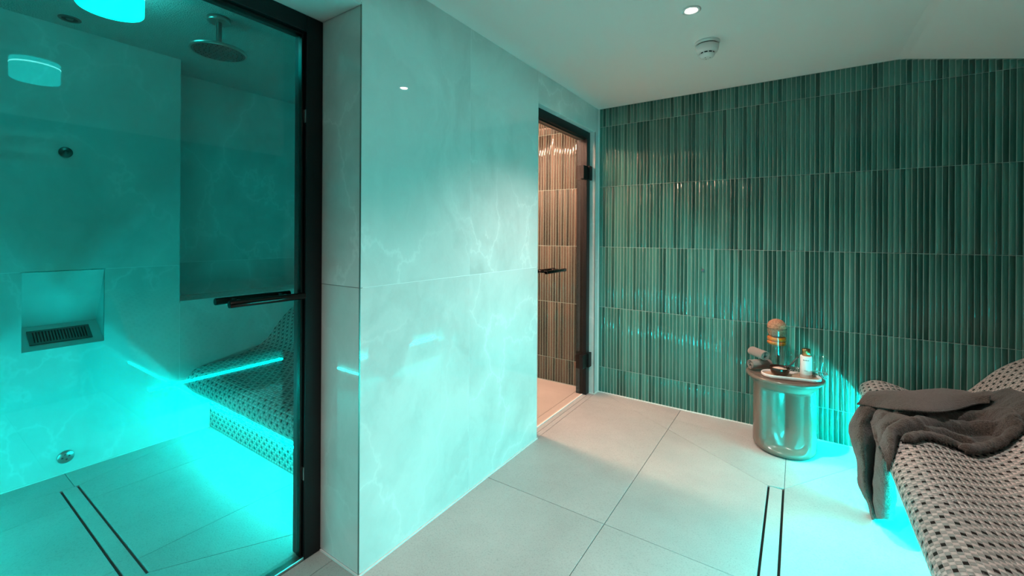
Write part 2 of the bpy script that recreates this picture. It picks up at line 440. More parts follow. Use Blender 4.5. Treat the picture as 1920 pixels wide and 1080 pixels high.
# reveals
for z0, z1 in ((0.006,1.052),(1.052,2.086)):
    panel(wl, -1.60,XL-0.003, 0.985,0.985+T, z0,z1); panel(wl, -1.60,XL-0.003, -0.06-T,-0.06, z0,z1)
panel(wl, -1.60,XL-0.003, -0.06,0.985, 2.086,2.086+T)
panel(wl, -1.46,XL-0.003, 3.15,3.15+T, 0.006,2.06); panel(wl, -1.46,XL-0.003, 2.265-T,2.265, 0.006,2.06)
panel(wl, -1.46,XL-0.003, 2.265,3.15, 2.06,2.06+T)
struct(boxo('trim_1', M_TRIM, XL-0.003,XL+0.0015, 0.983,0.9865, 0.004,2.087))
struct(boxo('trim_2', M_TRIM, XL-0.003,XL+0.0015, -0.0615,-0.058, 0.004,2.087))
struct(boxo('trim_3', M_TRIM, XL-0.003,XL+0.0012, 3.1485,3.1515, 0.004,2.061))
mb = MB()
for a in ((XL,XL+0.006,0.985,2.265),(XL,XL+0.006,3.15,YB),(-1.56,XL+0.006,0.979,0.985),(-1.395,XL+0.006,3.144,3.15),(XL,XL+0.006,YF,-0.06)):
    mb.box(*a, 0,0.006)
struct(mb.build('baseboard_left', M_SEAL))
struct(boxo('baseboard_back', M_SEAL, XL,0.43, YB-0.013,YB-0.006, 0,0.006))
struct(boxo('baseboard_steam', M_SEAL, XS,XS+0.006, SY0,SY1, 0,0.006))
struct(boxo('trim_4', M_SEAL, XL,XL+0.005, YB-0.013,YB-0.006, 0,ZC))

# steam room back wall with steam outlet recess and the two tall niches
NX = -3.45
ws = struct(MB().box(-3.60,NX-0.0006, SY0-0.1,SY1+0.1, 0,ZS).box(NX-T,XS-0.0006, 0.055+T,0.395, 0,ZS).box(NX-T,XS-0.0006, 0.707,1.045-T, 0,ZS)
            .box(NX-T,XS-0.0006, 0.395,0.707, 0,0.60).box(NX-T,XS-0.0006, 0.395,0.707, 1.06,ZS).box(NX-T,NX-0.0006, 0.395,0.707,0.60,1.06)
            .box(NX-T,XS-0.0006, 1.045-T,SY1+0.1, 0,0.83-T).box(NX-T,XS-0.0006, SY0-0.1,0.055+T, 0,0.83-T).build('wall_steam_back', M_GROUT_L))
oy0, oy1, oz0, oz1 = 0.401, 0.701, 0.657, 1.05
panel(ws, XS-T,XS, 0.055,1.045, 1.052,ZS)
mb = MB()
for a in ((0.056,oy0,0.006,1.051),(oy1,1.044,0.006,1.051),(oy0,oy1,0.006,oz0)): mb.box(XS-T,XS,*a)
mb.build('marble_panel', M_MARBLE, ws)
for f in (lambda a,b:(a,b), lambda a,b:(mirY(b),mirY(a))):
    y0, y1 = f(1.045, SY1)
    panel(ws, XS-T,XS, y0,y1, 0.006,0.83)
    panel(ws, NX,XS, y0,y1, 0.83-T,0.83)
    panel(ws, NX-T,NX, y0,y1, 0.83,1.052); panel(ws, NX-T,NX, y0,y1, 1.052,ZS)
    y0, y1 = f(1.045-T, 1.045); panel(ws, NX,XS-0.001, y0,y1, 0.83,ZS)
# wedge shaped recess
bx, bz = -3.31, 0.757
mb = MB(); mb.add([(XS-0.001,oy0,oz1),(XS-0.001,oy1,oz1),(bx,oy1,bz),(bx,oy0,bz)], [(0,1,2,3)])
mb.add([(bx,oy0,bz),(bx,oy1,bz),(XS,oy1,oz0),(XS,oy0,oz0)], [(0,1,2,3)])
mb.add([(XS,oy1,oz1),(XS,oy1,oz0),(bx,oy1,bz)], [(0,1,2)]); mb.add([(XS,oy0,oz1),(XS,oy0,oz0),(bx,oy0,bz)], [(2,1,0)])
o = mb.build('recess_lining', M_MARBLE, ws)
struct(MB().box(-3.6,-1.60, SY1,SY1+0.14, 0,ZS).build('wall_steam_right', M_MARBLE))
struct(MB().box(-3.6,-1.60, SY0-0.1,SY0, 0,ZS).build('wall_steam_left', M_MARBLE))
struct(MB().box(-1.600,-1.5915, SY0,-0.06, 0,ZS).box(-1.600,-1.5915, 0.985,SY1, 0,ZS).box(-1.600,-1.5915, -0.06,0.985, 2.086,ZS).build('wall_steam_front', M_MARBLE))
# other walls
struct(boxo('wall_right', mat('dark_green_wall_paint',(0.20,0.24,0.22),0.7), XR,XR+0.1, YF,YB, 0,zR+0.02))
struct(boxo('wall_front', M_PLAIN, -1.6,XR+0.1, YF-0.1,YF, 0,ZC))
struct(boxo('wall_warm_left', M_MARBLE, -2.75,-1.591, 2.092,2.1, 0,ZC))
struct(boxo('wall_warm_end', M_PLAIN, -2.85,-2.75, 2.0,YB, 0,ZC))

# ------------------------------------------------------------------ green wall of stick tiles
wb = struct(MB().box(-2.75,XR+0.1, YB-0.006,YB+0.1, 0,ZC+0.02).build('wall_back', M_GROUT_G))
TW, TH, GAP = 0.0246, 0.4765, 0.0036
Z0 = 0.2035-TH
def stick_mesh(h, tint, seed):
    r = random.Random(seed); w2 = (TW-GAP)/2; t = r.uniform(-0.0007,0.0007)
    xs = [-w2, -w2+0.0018, -w2*0.35, w2*0.35, w2-0.0018, w2]; ds = [0.0, 0.0018, 0.0030, 0.0030, 0.0018, 0.0]
    k = 5; vs_ = []
    for j in range(k):
        z = h*(0,0.008,0.5,0.992,1)[j]; wob = r.uniform(-0.0005,0.0005)
        for i, x in enumerate(xs):
            e = 0.0012 if j in (0,k-1) and 0 < i < 5 else 0
            vs_.append((x+wob*0.8, -(max(ds[i]-e,0)+(t*x/w2+wob if 0 < i < 5 else 0)), min(max(z,0),h)))
    fs = [(j*6+i, j*6+i+1, (j+1)*6+i+1, (j+1)*6+i) for j in range(k-1) for i in range(5)]
    fs += [tuple(range(5,-1,-1)), tuple((k-1)*6+i for i in range(6))]
    return vs_, fs
variants = []
NV = 28
for k in range(NV):
    tint = min(1,max(0,random.gauss(*random.choice(((0.20,0.10),(0.62,0.10),(0.80,0.10))))))
    vs_, fs = stick_mesh(1.0, tint, 100+k)
    variants.append((vs_, fs, tint))
def to_mesh(name, vs_, fs, tints):
    me = bpy.data.meshes.new(name); me.from_pydata(vs_, [], fs)
    a = me.attributes.new('tint','FLOAT','FACE'); a.data.foreach_set('value', tints)
    me.polygons.foreach_set('use_smooth', [True]*len(me.polygons)); me.materials.append(M_GREEN); me.update()
    return me
def warmlit_copy(me): m2 = me.copy(); m2.materials[0] = M_WARMLIT; return m2
vmesh = [to_mesh('tile', v, f, [t]*len(f)) for v, f, t in variants]
vmesh_warmlit = [warmlit_copy(m_) for m_ in vmesh]
cells = []
ncol0 = int(math.floor((-2.74+1.3162)/TW)); ncol1 = int((XR+1.3162)/TW)
for c in range(ncol0, ncol1):
    x = -1.3162+(c+0.5)*TW
    if -1.47 < x < XL+0.004: continue
    for r in range(0, 6):
        z0 = max(Z0+r*TH, 0.004)+GAP/2; z1 = min(Z0+(r+1)*TH, ceil_at(x+TW/2)-0.001)-GAP/2
        if z1-z0 < 0.02: continue
        cells.append((x, z0, z1))
def vis(cell):
    x, z0, z1 = cell
    if x < -1.9: return 0
    px, py, d = project((x, YB, (z0+z1)/2))
    if px > 1915: return 0
    y0 = max(project((x,YB,z1))[1], 0); y1 = min(project((x,YB,z0))[1], 1080)
    if x > 0.30:                      # hidden behind the lounger
        y1 = min(y1, 735-(max(0,px-1810))*0.55)
    if x < XL: return 0 if px < 1012 else max(0,(y1-y0))*3
    return max(0, y1-y0)*(project((x+TW/2,YB,1))[0]-project((x-TW/2,YB,1))[0])
order = sorted(cells, key=vis, reverse=True)
sv, sf, st_, sm_ = [], [], [], []
for i, (x, z0, z1) in enumerate(order):
    k = random.randrange(NV)
    if i < 300:
        o = link('stick_tile', (vmesh if x > XL else vmesh_warmlit)[k], wb); o.location = (x, YB-0.006, z0); o.scale = (1,1,z1-z0)
    else:
        v, f, t = variants[k]; b = len(sv)
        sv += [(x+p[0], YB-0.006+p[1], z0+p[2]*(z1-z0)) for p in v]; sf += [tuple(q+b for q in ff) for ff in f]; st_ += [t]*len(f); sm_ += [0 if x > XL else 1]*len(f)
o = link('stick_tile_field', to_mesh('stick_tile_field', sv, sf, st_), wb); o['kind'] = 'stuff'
o.data.materials.append(M_WARMLIT); o.data.polygons.foreach_set('material_index', sm_)
# ------------------------------------------------------------------ glass doors
d1 = struct(empty('door_1', (-1.60,0.55,0)))
def rel(o, e): o.matrix_parent_inverse = Matrix.Translation(e.location).inverted(); return o
def bpart(e, name, m, x0,x1,y0,y1,z0,z1, bevel=0.0, parent=None):
    c = Vector(((x0+x1)/2,(y0+y1)/2,(z0+z1)/2))
    o = boxo(name, m, x0-c.x,x1-c.x, y0-c.y,y1-c.y, z0-c.z,z1-c.z, parent or e, bevel)
    o.location = c-(parent.location+e.location if parent else e.location); return o
bpart(d1,'frame_post',M_BLACK,-1.645,-1.562,0.917,0.984,0.0,2.085,0.003)
bpart(d1,'frame_post',M_BLACK,-1.645,-1.562,-0.059,0.008,0.0,2.085,0.003)
bpart(d1,'frame_head',M_BLACK,-1.645,-1.562,0.008,0.917,2.021,2.085,0.003)
g1 = bpart(d1,'glass_pane',M_GLASS,-1.592,-1.584,0.011,0.914,0.014,2.018)
bpart(d1,'edge_seal',M_HANDLE,-1.600,-1.576,0.905,0.9165,0.014,2.018,0.001)
bpart(d1,'edge_seal',M_HANDLE,-1.600,-1.576,0.0085,0.02,0.014,2.018,0.001)
bpart(d1,'edge_seal',M_HANDLE,-1.600,-1.576,0.02,0.905,2.009,2.0205,0.001)
bpart(d1,'bottom_seal',M_CLEAR,-1.597,-1.579,0.011,0.905,0.012,0.024)
for z in (1.70,0.33): bpart(d1,'strike_plate',M_STEEL,-1.584,-1.566,0.9145,0.917,z-0.025,z+0.025,0.0008)
def pull(e, xg, y0, y1, z, off, r, pegs):
    for sgn in (1,-1):
        c = Vector((xg+sgn*off, (y0+y1)/2, z))
        h = MB().tube([(0,y0-c.y,0),(0,y0-c.y+.002,0),(0,y1-c.y-.002,0),(0,y1-c.y,0)], [r*.9,r,r,r*.9], 20).build('pull_handle', M_HANDLE, e)
        h.location = c-e.location
        for py in pegs:
            p = MB().tube([(0,0,0),(-sgn*(off-0.003),0,0)], 0.008, 14).build('peg', M_HANDLE, h); p.location = (0,py-c.y,0)
pull(d1, -1.588, 0.642,0.898, 1.017, 0.052, 0.0125, (0.69,0.85))

d2 = struct(empty('door_2', (-1.40,2.7,0)))
bpart(d2,'frame_post',M_BLACK,-1.455,-1.368,3.092,3.149,0.0,2.059,0.003)
bpart(d2,'frame_post',M_BLACK,-1.455,-1.368,2.266,2.32,0.0,2.059,0.003)
bpart(d2,'frame_head',M_BLACK,-1.455,-1.368,2.32,3.092,2.002,2.059,0.003)
bpart(d2,'glass_pane',M_GLASSB,-1.404,-1.396,2.323,3.089,0.010,1.999)
bpart(d2,'edge_seal',M_DARKSTEEL,-1.41,-1.39,2.322,3.09,1.992,2.0015,0.001)
for z in (1.735,0.272):
    h = bpart(d2,'hinge',M_BLACK,-1.395,-1.362,3.02,3.10,z-0.052,z+0.052,0.003)
    bpart(d2,'hinge_plate',M_BLACK,-1.367,-1.347,3.095,3.148,z-0.055,z+0.055,0.002)
pull(d2, -1.40, 2.42,2.70, 1.005, 0.045, 0.0115, (2.47,2.65))

# ------------------------------------------------------------------ mosaic benches
UNIT = 0.0136
def smooth_profile(pts, step):
    c = catmull([(p[0],p[1],0) for p in pts], 24)
    L_ = [0]
    for a, b in zip(c, c[1:]): L_.append(L_[-1]+(b-a).length)
    n = int(L_[-1]//step); out = []; j = 0
    for i in range(n+1):
        s = i*L_[-1]/n
        while j < len(L_)-2 and L_[j+1] < s: j += 1
        t = (s-L_[j])/max(L_[j+1]-L_[j],1e-9); out.append(c[j].lerp(c[j+1], t))
    return [(p.x,p.y) for p in out]
COLS = {0:(0.56,0.48,0.45), 1:(0.31,0.305,0.285), 2:(0.022,0.014,0.013)}
def kind_of(i, j):
    i %= 4; j %= 4
    for a, b in ((0,0),(2,2)):
        di = min((i-a)%4,(a-i)%4); dj = min((j-b)%4,(b-j)%4)
        if di+dj == 0: return 2
        if di+dj == 1: return 1
    return 0
tile_protos = {}
def tile_proto(k, v):
    if (k,v) not in tile_protos:
        a = (UNIT-0.0011)/2; b = a-0.0007; h = 0.0016
        me = bpy.data.meshes.new('mosaic_tile')
        me.from_pydata([(-a,-a,0),(a,-a,0),(a,a,0),(-a,a,0),(-b,-b,h),(b,-b,h),(b,b,h),(-b,b,h)], [], [(4,5,6,7),(0,1,5,4),(1,2,6,5),(2,3,7,6),(3,0,4,7)])
        at = me.attributes.new('tile_colour','FLOAT_COLOR','POINT')
        f = (0.93,1.0,1.07)[v]; at.data.foreach_set('color', [x for _ in range(8) for x in (*[q*f for q in COLS[k]],1.0)])
        me.materials.append(M_MOSAIC); tile_protos[(k,v)] = me
    return tile_protos[(k,v)]

def bench(name, label, cat, front, prof, length, frame, led_mat, led_poly, singles=0):
    """front: straight kick face points, prof: rounded body; frame: 4x4 matrix from (p, q, z) = (depth, along, up)"""
    e = setp(empty(name, frame @ Vector((prof[0][0],length/2,0))), label, cat)
    inv = Matrix.Translation(e.location).inverted()
    body = prof
    pr = smooth_profile(body, UNIT)
    n = int(length/UNIT)
    M = inv @ frame
    flip = frame.to_3x3().determinant() < 0
    # grout body: closed section
    back = [(pr[-1][0],0.0)]
    sec_ = [front[0], front[1]]+pr+back
    m = len(sec_)
    mb = MB()
    vs_ = [M @ Vector((p,0,z)) for p,z in sec_]+[M @ Vector((p,length,z)) for p,z in sec_]
    mb.add(vs_, [tuple(range(m)), tuple(range(2*m-1,m-1,-1))]+[(i,m+i,m+(i+1)%m,(i+1)%m) for i in range(m)])
    mb.build('body', M_GROUT_M, e)
    # tiles
    segs = []
    hk = front[1][1]-front[0][1]; nk = int(hk/UNIT)
    for i in range(nk): segs.append(((front[0][0],hk-(nk-i)*UNIT), (front[0][0],hk-(nk-i-1)*UNIT), -nk-2+i))
    for i in range(len(pr)-1): segs.append((pr[i],pr[i+1],i))
    V, F, C = [], [], []; cand = []
    a = (UNIT-0.0011)/2; b2 = a-0.0007; h = 0.0016
    for (p0,z0),(p1,z1),ii in segs:
        tx, tz = p1-p0, z1-z0; l = math.hypot(tx,tz); tx /= l; tz /= l
        nx, nz = -tz, tx                         # outward normal for this travel direction
        mp, mz = (p0+p1)/2, (z0+z1)/2
        for j in range(n):
            q = (j+0.5)*UNIT
            k = kind_of(ii, j)
            cand.append((mp,mz,q,tx,tz,nx,nz,k))
    sel = set()
    if singles:
        sc = []
        for idx, c in enumerate(cand):
            wp = frame @ Vector((c[0],c[2],c[1])); v = wp-CAMP; d = v.dot(fw)
            if d < 0.3: continue
            x, y, _ = project(wp)
            nrm = (frame.to_3x3() @ Vector((c[5],0,c[6]))).normalized()
            facing = -nrm.dot(v.normalized())
            if 8 < x < 1912 and 8 < y < 1072 and facing > 0.05: sc.append((facing/(d*d), idx))
        sc.sort(reverse=True); sel = set(i for _, i in sc[:singles])
    for idx, (mp,mz,q,tx,tz,nx,nz,k) in enumerate(cand):
        v = int(rng.integers(0,3))
        if idx in sel:
            o = link('mosaic_tile', tile_proto(k,v), e)
            X = (M.to_3x3() @ Vector((tx,0,tz))).normalized(); Zn = (M.to_3x3() @ Vector((nx,0,nz))).normalized(); Y = Zn.cross(X)
            p = M @ Vector((mp,q,mz))
            o.matrix_local = Matrix(((X.x,Y.x,Zn.x,p.x),(X.y,Y.y,Zn.y,p.y),(X.z,Y.z,Zn.z,p.z),(0,0,0,1)))
            continue
        base = len(V)
        for s, off in ((a,0),(b2,h)):
            for sx, sy in ((-1,-1),(1,-1),(1,1),(-1,1)):
                V.append((mp+tx*s*sx+nx*off, q+s*sy, mz+tz*s*sx+nz*off))
        F += [(base+4,base+5,base+6,base+7),(base,base+1,base+5,base+4),(base+1,base+2,base+6,base+5),(base+2,base+3,base+7,base+6),(base+3,base,base+4,base+7)]
        f = 0.92+0.16*rng.random(); C += [(COLS[k][0]*f,COLS[k][1]*f,COLS[k][2]*f,1.0)]*8
    A = np.array(V, dtype=np.float64); R = np.array(M)
    A = A @ R[:3,:3].T + R[:3,3]
    Fa = np.array(F)
    me = bpy.data.meshes.new('mosaic_field')
    me.vertices.add(len(A)); me.vertices.foreach_set('co', A.ravel())
    me.loops.add(Fa.size); me.polygons.add(len(Fa))
    if not flip: Fa = Fa[:, ::-1]
    me.loops.foreach_set('vertex_index', Fa.ravel().astype(np.int32))
    me.polygons.foreach_set('loop_start', (np.arange(len(Fa))*4).astype(np.int32))
    me.update(calc_edges=True)
    at = me.attributes.new('tile_colour','FLOAT_COLOR','POINT'); at.data.foreach_set('color', np.array(C, dtype=np.float32).ravel())
    me.materials.append(M_MOSAIC)
    o = link('mosaic_field', me, e); o['kind'] = 'stuff'
    # light strip under the nose
    p0,z0,p1,z1 = led_poly
    mb = MB(); tx, tz = p1-p0, z1-z0; l = math.hypot(tx,tz); nx, nz = -tz/l*0.005, tx/l*0.005
    q0, q1 = 0.02, length-0.03
    sq = [(p0,z0),(p1,z1),(p1+nx,z1+nz),(p0+nx,z0+nz)]
    mb.add([M @ Vector((p,q0,z)) for p,z in sq]+[M @ Vector((p,q1,z)) for p,z in sq], [(0,1,2,3),(7,6,5,4)]+[(i,4+i,4+(i+1)%4,(i+1)%4) for i in range(4)])
    mb.build('light_strip', led_mat, e)
    return e

prof_l = [(0.427,0.222),(0.398,0.243),(0.360,0.272),(0.325,0.305),(0.302,0.345),(0.316,0.390),(0.37,0.420),(0.43,0.418),(0.49,0.402),(0.56,0.382),(0.63,0.376),(0.70,0.398),(0.752,0.440),(0.80,0.500),(0.85,0.562),(0.905,0.612),(0.97,0.655),(1.06,0.705),(1.18,0.755),(1.34,0.80)]
LY0 = 1.0
bench('lounger', 'long curved lounger covered in beige mosaic along the right side', 'lounger',
      [(0.43,0.0),(0.43,0.215)], prof_l, YB-0.014-LY0, Matrix.Translation((0,LY0,0)), M_LEDF, (0.417,0.194,0.414,0.207), 300)

prof_s = [(1.207,0.178),(1.182,0.198),(1.147,0.226),(1.112,0.260),(1.084,0.305),(1.090,0.354),(1.125,0.392),(1.19,0.404),(1.28,0.406),(1.39,0.425),(1.49,0.455),(1.565,0.500),(1.625,0.575),(1.69,0.650),(1.785,0.730),(1.86,0.78),(1.94,0.815)]
fr = Matrix(((0,1,0,XS+0.005),(1,0,0,0),(0,0,1,0),(0,0,0,1)))
LS = -1.602-(XS+0.005)
bench('steam_bench', 'curved mosaic bench in the steam room under the tall niche', 'bench', [(1.21,0.0),(1.21,0.18)], prof_s, LS, fr, M_LEDS, (1.197,0.152,1.194,0.163))
fr2 = Matrix(((0,1,0,XS+0.005),(-1,0,0,2*YM),(0,0,1,0),(0,0,0,1)))
bench('steam_bench', 'curved mosaic bench at the left end of the steam room', 'bench', [(1.21,0.0),(1.21,0.18)], prof_s, LS, fr2, M_LEDS, (1.197,0.152,1.194,0.163))

# ------------------------------------------------------------------ lamps
def spot(loc, power, col, size, blend, radius, parent, name='spot_light'):
    d = bpy.data.lights.new(name,'SPOT'); d.energy = power; d.color = col; d.spot_size = math.radians(size); d.spot_blend = blend; d.shadow_soft_size = radius
    o = bpy.data.objects.new(name, d); COL.objects.link(o); o.parent = parent; o.location = loc; return o
def downlight(label, x, y, z, bulb, power, col, size=120):
    e = setp(empty('downlight', (x,y,z)), label, 'ceiling light', 'recessed ceiling downlights')
    MB().lathe([(0.024,-0.001),(0.040,-0.001),(0.041,-0.003),(0.034,-0.006),(0.026,-0.004),(0.024,-0.002)], n=32, cap=False).build('trim_ring', M_WHITEPL, e)
    MB().lathe([(0.001,-0.002),(0.025,-0.002)], n=32, cap=False).build('bulb', bulb, e)
    spot((0,0,-0.012), power, col, size, 0.7, 0.02, e)
    return e
downlight('bright recessed downlight beside the smoke detector', -0.398,2.02,ZC, M_BULB, SPOT_W, SPOT_COL)
downlight('recessed downlight nearest to the glass steam room door', -0.43,0.05,ZC, M_BULB, SPOT_W*0.7, SPOT_COL)
downlight('amber downlight inside the warm cabin above its entrance', -2.02,2.62,ZC, M_BULBW, 4.0, WARM_COL, 150)
e = setp(empty('added_warm_panel', (-2.1,2.42,ZC)), 'unseen amber panel added on the cabin ceiling for soft warm light', 'panel')  # unseen emitter, added to spread soft warm light through the cabin
MB().box(-0.45,0.45,-0.07,0.07,-0.012,0).build('frame', M_BLACK, e)
MB().box(-0.44,0.44,-0.06,0.06,-0.014,-0.012).build('glow_panel', M_PANEL, e)

e = setp(empty('ceiling_lamp', (-2.40,0.548,ZS)), 'glowing teal cylinder lamp on the steam room ceiling', 'ceiling lamp')
MB().lathe([(0.001,0),(0.138,0),(0.138,-0.010),(0.132,-0.014),(0.001,-0.014)], n=48, cap=False).build('mounting_plate', M_DARKSTEEL, e)
MB().lathe([(0.107,-0.014),(0.108,-0.016),(0.108,-0.126),(0.104,-0.132),(0.001,-0.132)], n=64, cap=False).build('diffuser', M_LAMPG, e)
MB().lathe([(0.1085,-0.040),(0.1095,-0.042),(0.1095,-0.046),(0.1085,-0.048)], n=64, cap=False).build('light_ring', M_LAMPR, e)

# ------------------------------------------------------------------ steam room fittings
e = setp(empty('shower_head', (-2.39,0.947,ZS)), 'large round rain shower head hanging from the steam room ceiling', 'shower head')
MB().lathe([(0.001,0),(0.050,0),(0.050,-0.019),(0.047,-0.022),(0.001,-0.022)], n=40, cap=False).build('flange', M_STEEL, e)
MB().lathe([(0.0125,-0.02),(0.0125,-0.150),(0.0135,-0.150),(0.0135,-0.160)], n=24).build('stem', M_STEEL, e)
h = MB().lathe([(0.001,-0.158),(0.119,-0.158),(0.121,-0.160),(0.121,-0.168),(0.119,-0.171),(0.112,-0.171)], n=64, cap=False).build('head_plate', M_STEEL, e)
MB().lathe([(0.112,-0.1705),(0.001,-0.1705)], n=64, cap=False).build('spray_face', M_DARKSTEEL, h)
mb = MB()
for r_, k_ in ((0.02,6),(0.04,12),(0.06,18),(0.08,24),(0.10,30)):
    for q in range(k_):
        a = 2*PI*q/k_; mb.lathe([(0.0025,-0.1705),(0.0018,-0.1735)], (r_*math.cos(a), r_*math.sin(a),0), 6)
o = mb.build('nozzle_field', M_CHANNEL, h); o['kind'] = 'stuff'
e = setp(empty('ceiling_vent', (-3.015,0.537,ZS)), 'small round dark vent in the steam room ceiling', 'vent')
MB().lathe([(0.030,-0.001),(0.042,-0.001),(0.043,-0.004),(0.040,-0.007),(0.031,-0.005)], n=40, cap=False).build('ring', M_DARKSTEEL, e)
MB().lathe([(0.001,-0.002),(0.031,-0.002)], n=40, cap=False).build('grille', M_CHANNEL, e)
MB().lathe([(0.001,-0.006),(0.012,-0.006),(0.014,-0.002)], n=24, cap=False).build('centre_cap', M_DARKSTEEL, e)
RX = Matrix.Rotation(PI/2, 3, 'Y')
e = setp(empty('wall_nozzle', (XS,0.549,1.664)), 'round dark metal button on the steam room wall', 'button')
MB().lathe([(0.001,0.0),(0.0265,0.0),(0.0265,0.008),(0.0245,0.010),(0.001,0.010)], n=40, M=RX, cap=False).build('disc', M_DARKSTEEL, e)
MB().lathe([(0.010,0.0101),(0.011,0.012),(0.001,0.012)], n=24, M=RX, cap=False).build('cap', M_DARKSTEEL, e)
e = setp(empty('wall_drain', (XS,0.555,0.085)), 'round metal outlet with four holes low on the steam room wall', 'outlet')
MB().lathe([(0.001,0.0),(0.032,0.0),(0.032,0.005),(0.030,0.007),(0.001,0.007)], n=40, M=RX, cap=False).build('disc', M_STEEL, e)
for a in (0,1,2,3):
    o = MB().lathe([(0.001,0.0074),(0.0042,0.0074)], n=14, M=RX, cap=False).build('hole', M_CHANNEL, e)
    o.location = (0, 0.013*math.cos(a*PI/2+0.2), 0.013*math.sin(a*PI/2+0.2))
# grille on the sloping floor of the steam outlet
u = Vector((XS-bx,0,oz0-bz)).normalized(); nn = Vector((-u.z,0,u.x))
mid = Vector(((XS+bx)/2+0.0,(oy0+oy1)/2-0.004,(oz0+bz)/2))
e = setp(empty('steam_grille', mid), 'dark slatted grille inside the steam outlet recess', 'grille')
def slab(name, a0,a1,b0,b1,h0,h1, m, par):
    vs_ = [u*a+Vector((0,b,0))+nn*h for h in (h0,h1) for a,b in ((a0,b0),(a1,b0),(a1,b1),(a0,b1))]
    return MB().add(vs_, [(3,2,1,0),(4,5,6,7),(0,1,5,4),(1,2,6,5),(2,3,7,6),(3,0,4,7)]).build(name, m, par)
slab('plate', -0.047,0.047,-0.110,0.110,0.0005,0.003, M_CHANNEL, e)
for a0,a1,b0,b1 in ((-0.052,-0.040,-0.115,0.115),(0.040,0.052,-0.115,0.115),(-0.04,0.04,-0.115,-0.098),(-0.04,0.04,0.098,0.115)): slab('rim', a0,a1,b0,b1,0.001,0.007,M_DARKSTEEL,e)
for k in range(17):
    b = -0.09+k*0.01125; slab('slat', -0.04,0.04,b-0.0028,b+0.0028,0.002,0.0065,M_DARKSTEEL,e)

# ------------------------------------------------------------------ smoke detector
e = setp(empty('smoke_detector', (-0.395,2.405,ZC)), 'white round smoke detector on the ceiling', 'smoke detector')
MB().lathe([(0.001,0),(0.060,0),(0.061,-0.006),(0.057,-0.012),(0.052,-0.013)], n=48, cap=False).build('base_plate', M_WHITEPL, e)
MB().lathe([(0.050,-0.013),(0.050,-0.018)], n=48, cap=False).build('shadow_gap', M_CHANNEL, e)
MB().lathe([(0.052,-0.017),(0.056,-0.020),(0.053,-0.045),(0.048,-0.054),(0.036,-0.057)], n=48, cap=False).build('housing', M_WHITEPL, e)
MB().lathe([(0.034,-0.056),(0.034,-0.064)], n=40, cap=False).build('chamber_slot', M_CHANNEL, e)
mb = MB()
for k in range(10):
    a = 2*PI*k/10; ca, sa = math.cos(a), math.sin(a)
    p = [(0.0335*ca-0.003*sa*s, 0.0335*sa+0.003*ca*s) for s in (-1,1)]; q = [(0.0365*ca-0.003*sa*s, 0.0365*sa+0.003*ca*s) for s in (-1,1)]
    mb.prism([p[0],p[1],q[1],q[0]], -0.065, -0.056)
mb.build('ribs', M_WHITEPL, e)
MB().lathe([(0.037,-0.064),(0.037,-0.067),(0.030,-0.078),(0.020,-0.082),(0.001,-0.083)], n=40, cap=False).build('sensor_cap', M_WHITEPL, e)
for k in range(3):
    o = MB().lathe([(0.004,-0.0828),(0.003,-0.0836),(0.0005,-0.0836)], n=10, cap=False).build('indicator', M_TRIM, e); o.location = (0.014*math.cos(k*2.1),0.014*math.sin(k*2.1),0.0008)

# small plug on the green wall
e = setp(empty('wall_plug', (-0.549,YB-0.0125,1.008)), 'tiny grey round plug on the green tiled wall', 'plug')
MB().lathe([(0.010,0),(0.010,0.005),(0.007,0.008),(0.001,0.009)], n=20, M=Matrix.Rotation(PI/2,3,'X'), cap=False).build('cap', mat('grey_plug',(0.10,0.11,0.14),0.4), e)

# ------------------------------------------------------------------ side table
TC = Vector((-0.062,2.985,0)); face = math.atan2(-TC.y,-TC.x)+0.05
tb = setp(empty('side_table', TC), 'taupe glossy side table with a scooped hollow front by the green wall', 'side table')
def sst(a, b, x): t = min(1,max(0,(x-a)/(b-a))); return t*t*(3-2*t)
mb = MB(); nA, nZ = 128, 72; Hb = 0.415; vs_ = []
for j in range(nZ+1):
    z = Hb*j/nZ
    flare = 0.034*max(0,(z-0.355)/0.06)**2.4
    foot = -0.016*max(0,(0.03-z)/0.03)**2
    for i in range(nA):
        a = 2*PI*i/nA; d = (a-face+PI) % (2*PI)-PI
        r0 = 0.160+flare+foot
        sx = d*0.160; hw, hh, cz = 0.148, 0.178, 0.198; rc = 0.085
        rcz = rc if z < cz else 0.03
        qx, qz = abs(sx)-(hw-rcz), abs(z-cz)-(hh-rcz)
        sd = math.hypot(max(qx,0),max(qz,0))+min(max(qx,qz),0)-rcz
        m_ = sst(0.0,-0.030,sd)
        # hollow: a concave trough turning inwards
        depth = 0.082*(1-math.sqrt((min(1,abs(sx)/hw))**2+0.01))
        low = sst(0.02,0.15,z)
        r = r0-m_*depth*(0.45+0.55*low)-m_*0.012
        vs_.append((r*math.cos(a), r*math.sin(a), z+0.004))
fs = [(j*nA+i,j*nA+(i+1)%nA,(j+1)*nA+(i+1)%nA,(j+1)*nA+i) for j in range(nZ) for i in range(nA)]
mb.add(vs_, fs, True); mb.f.append(tuple(range(nA-1,-1,-1))); mb.sm.append(False); mb.mi.append(0)
mb.build('pedestal', M_TAUPE, tb)
MB().lathe([(0.001,0.412),(0.180,0.412),(0.193,0.418),(0.198,0.427),(0.196,0.436),(0.190,0.440),(0.182,0.438),(0.001,0.437)], n=96, cap=False).build('table_top', M_TAUPE, tb)
MB().lathe([(0.120,0.0),(0.138,0.0),(0.140,0.005)], n=64, cap=False).build('foot_ring', M_CHANNEL, tb)
ZT = 0.4385
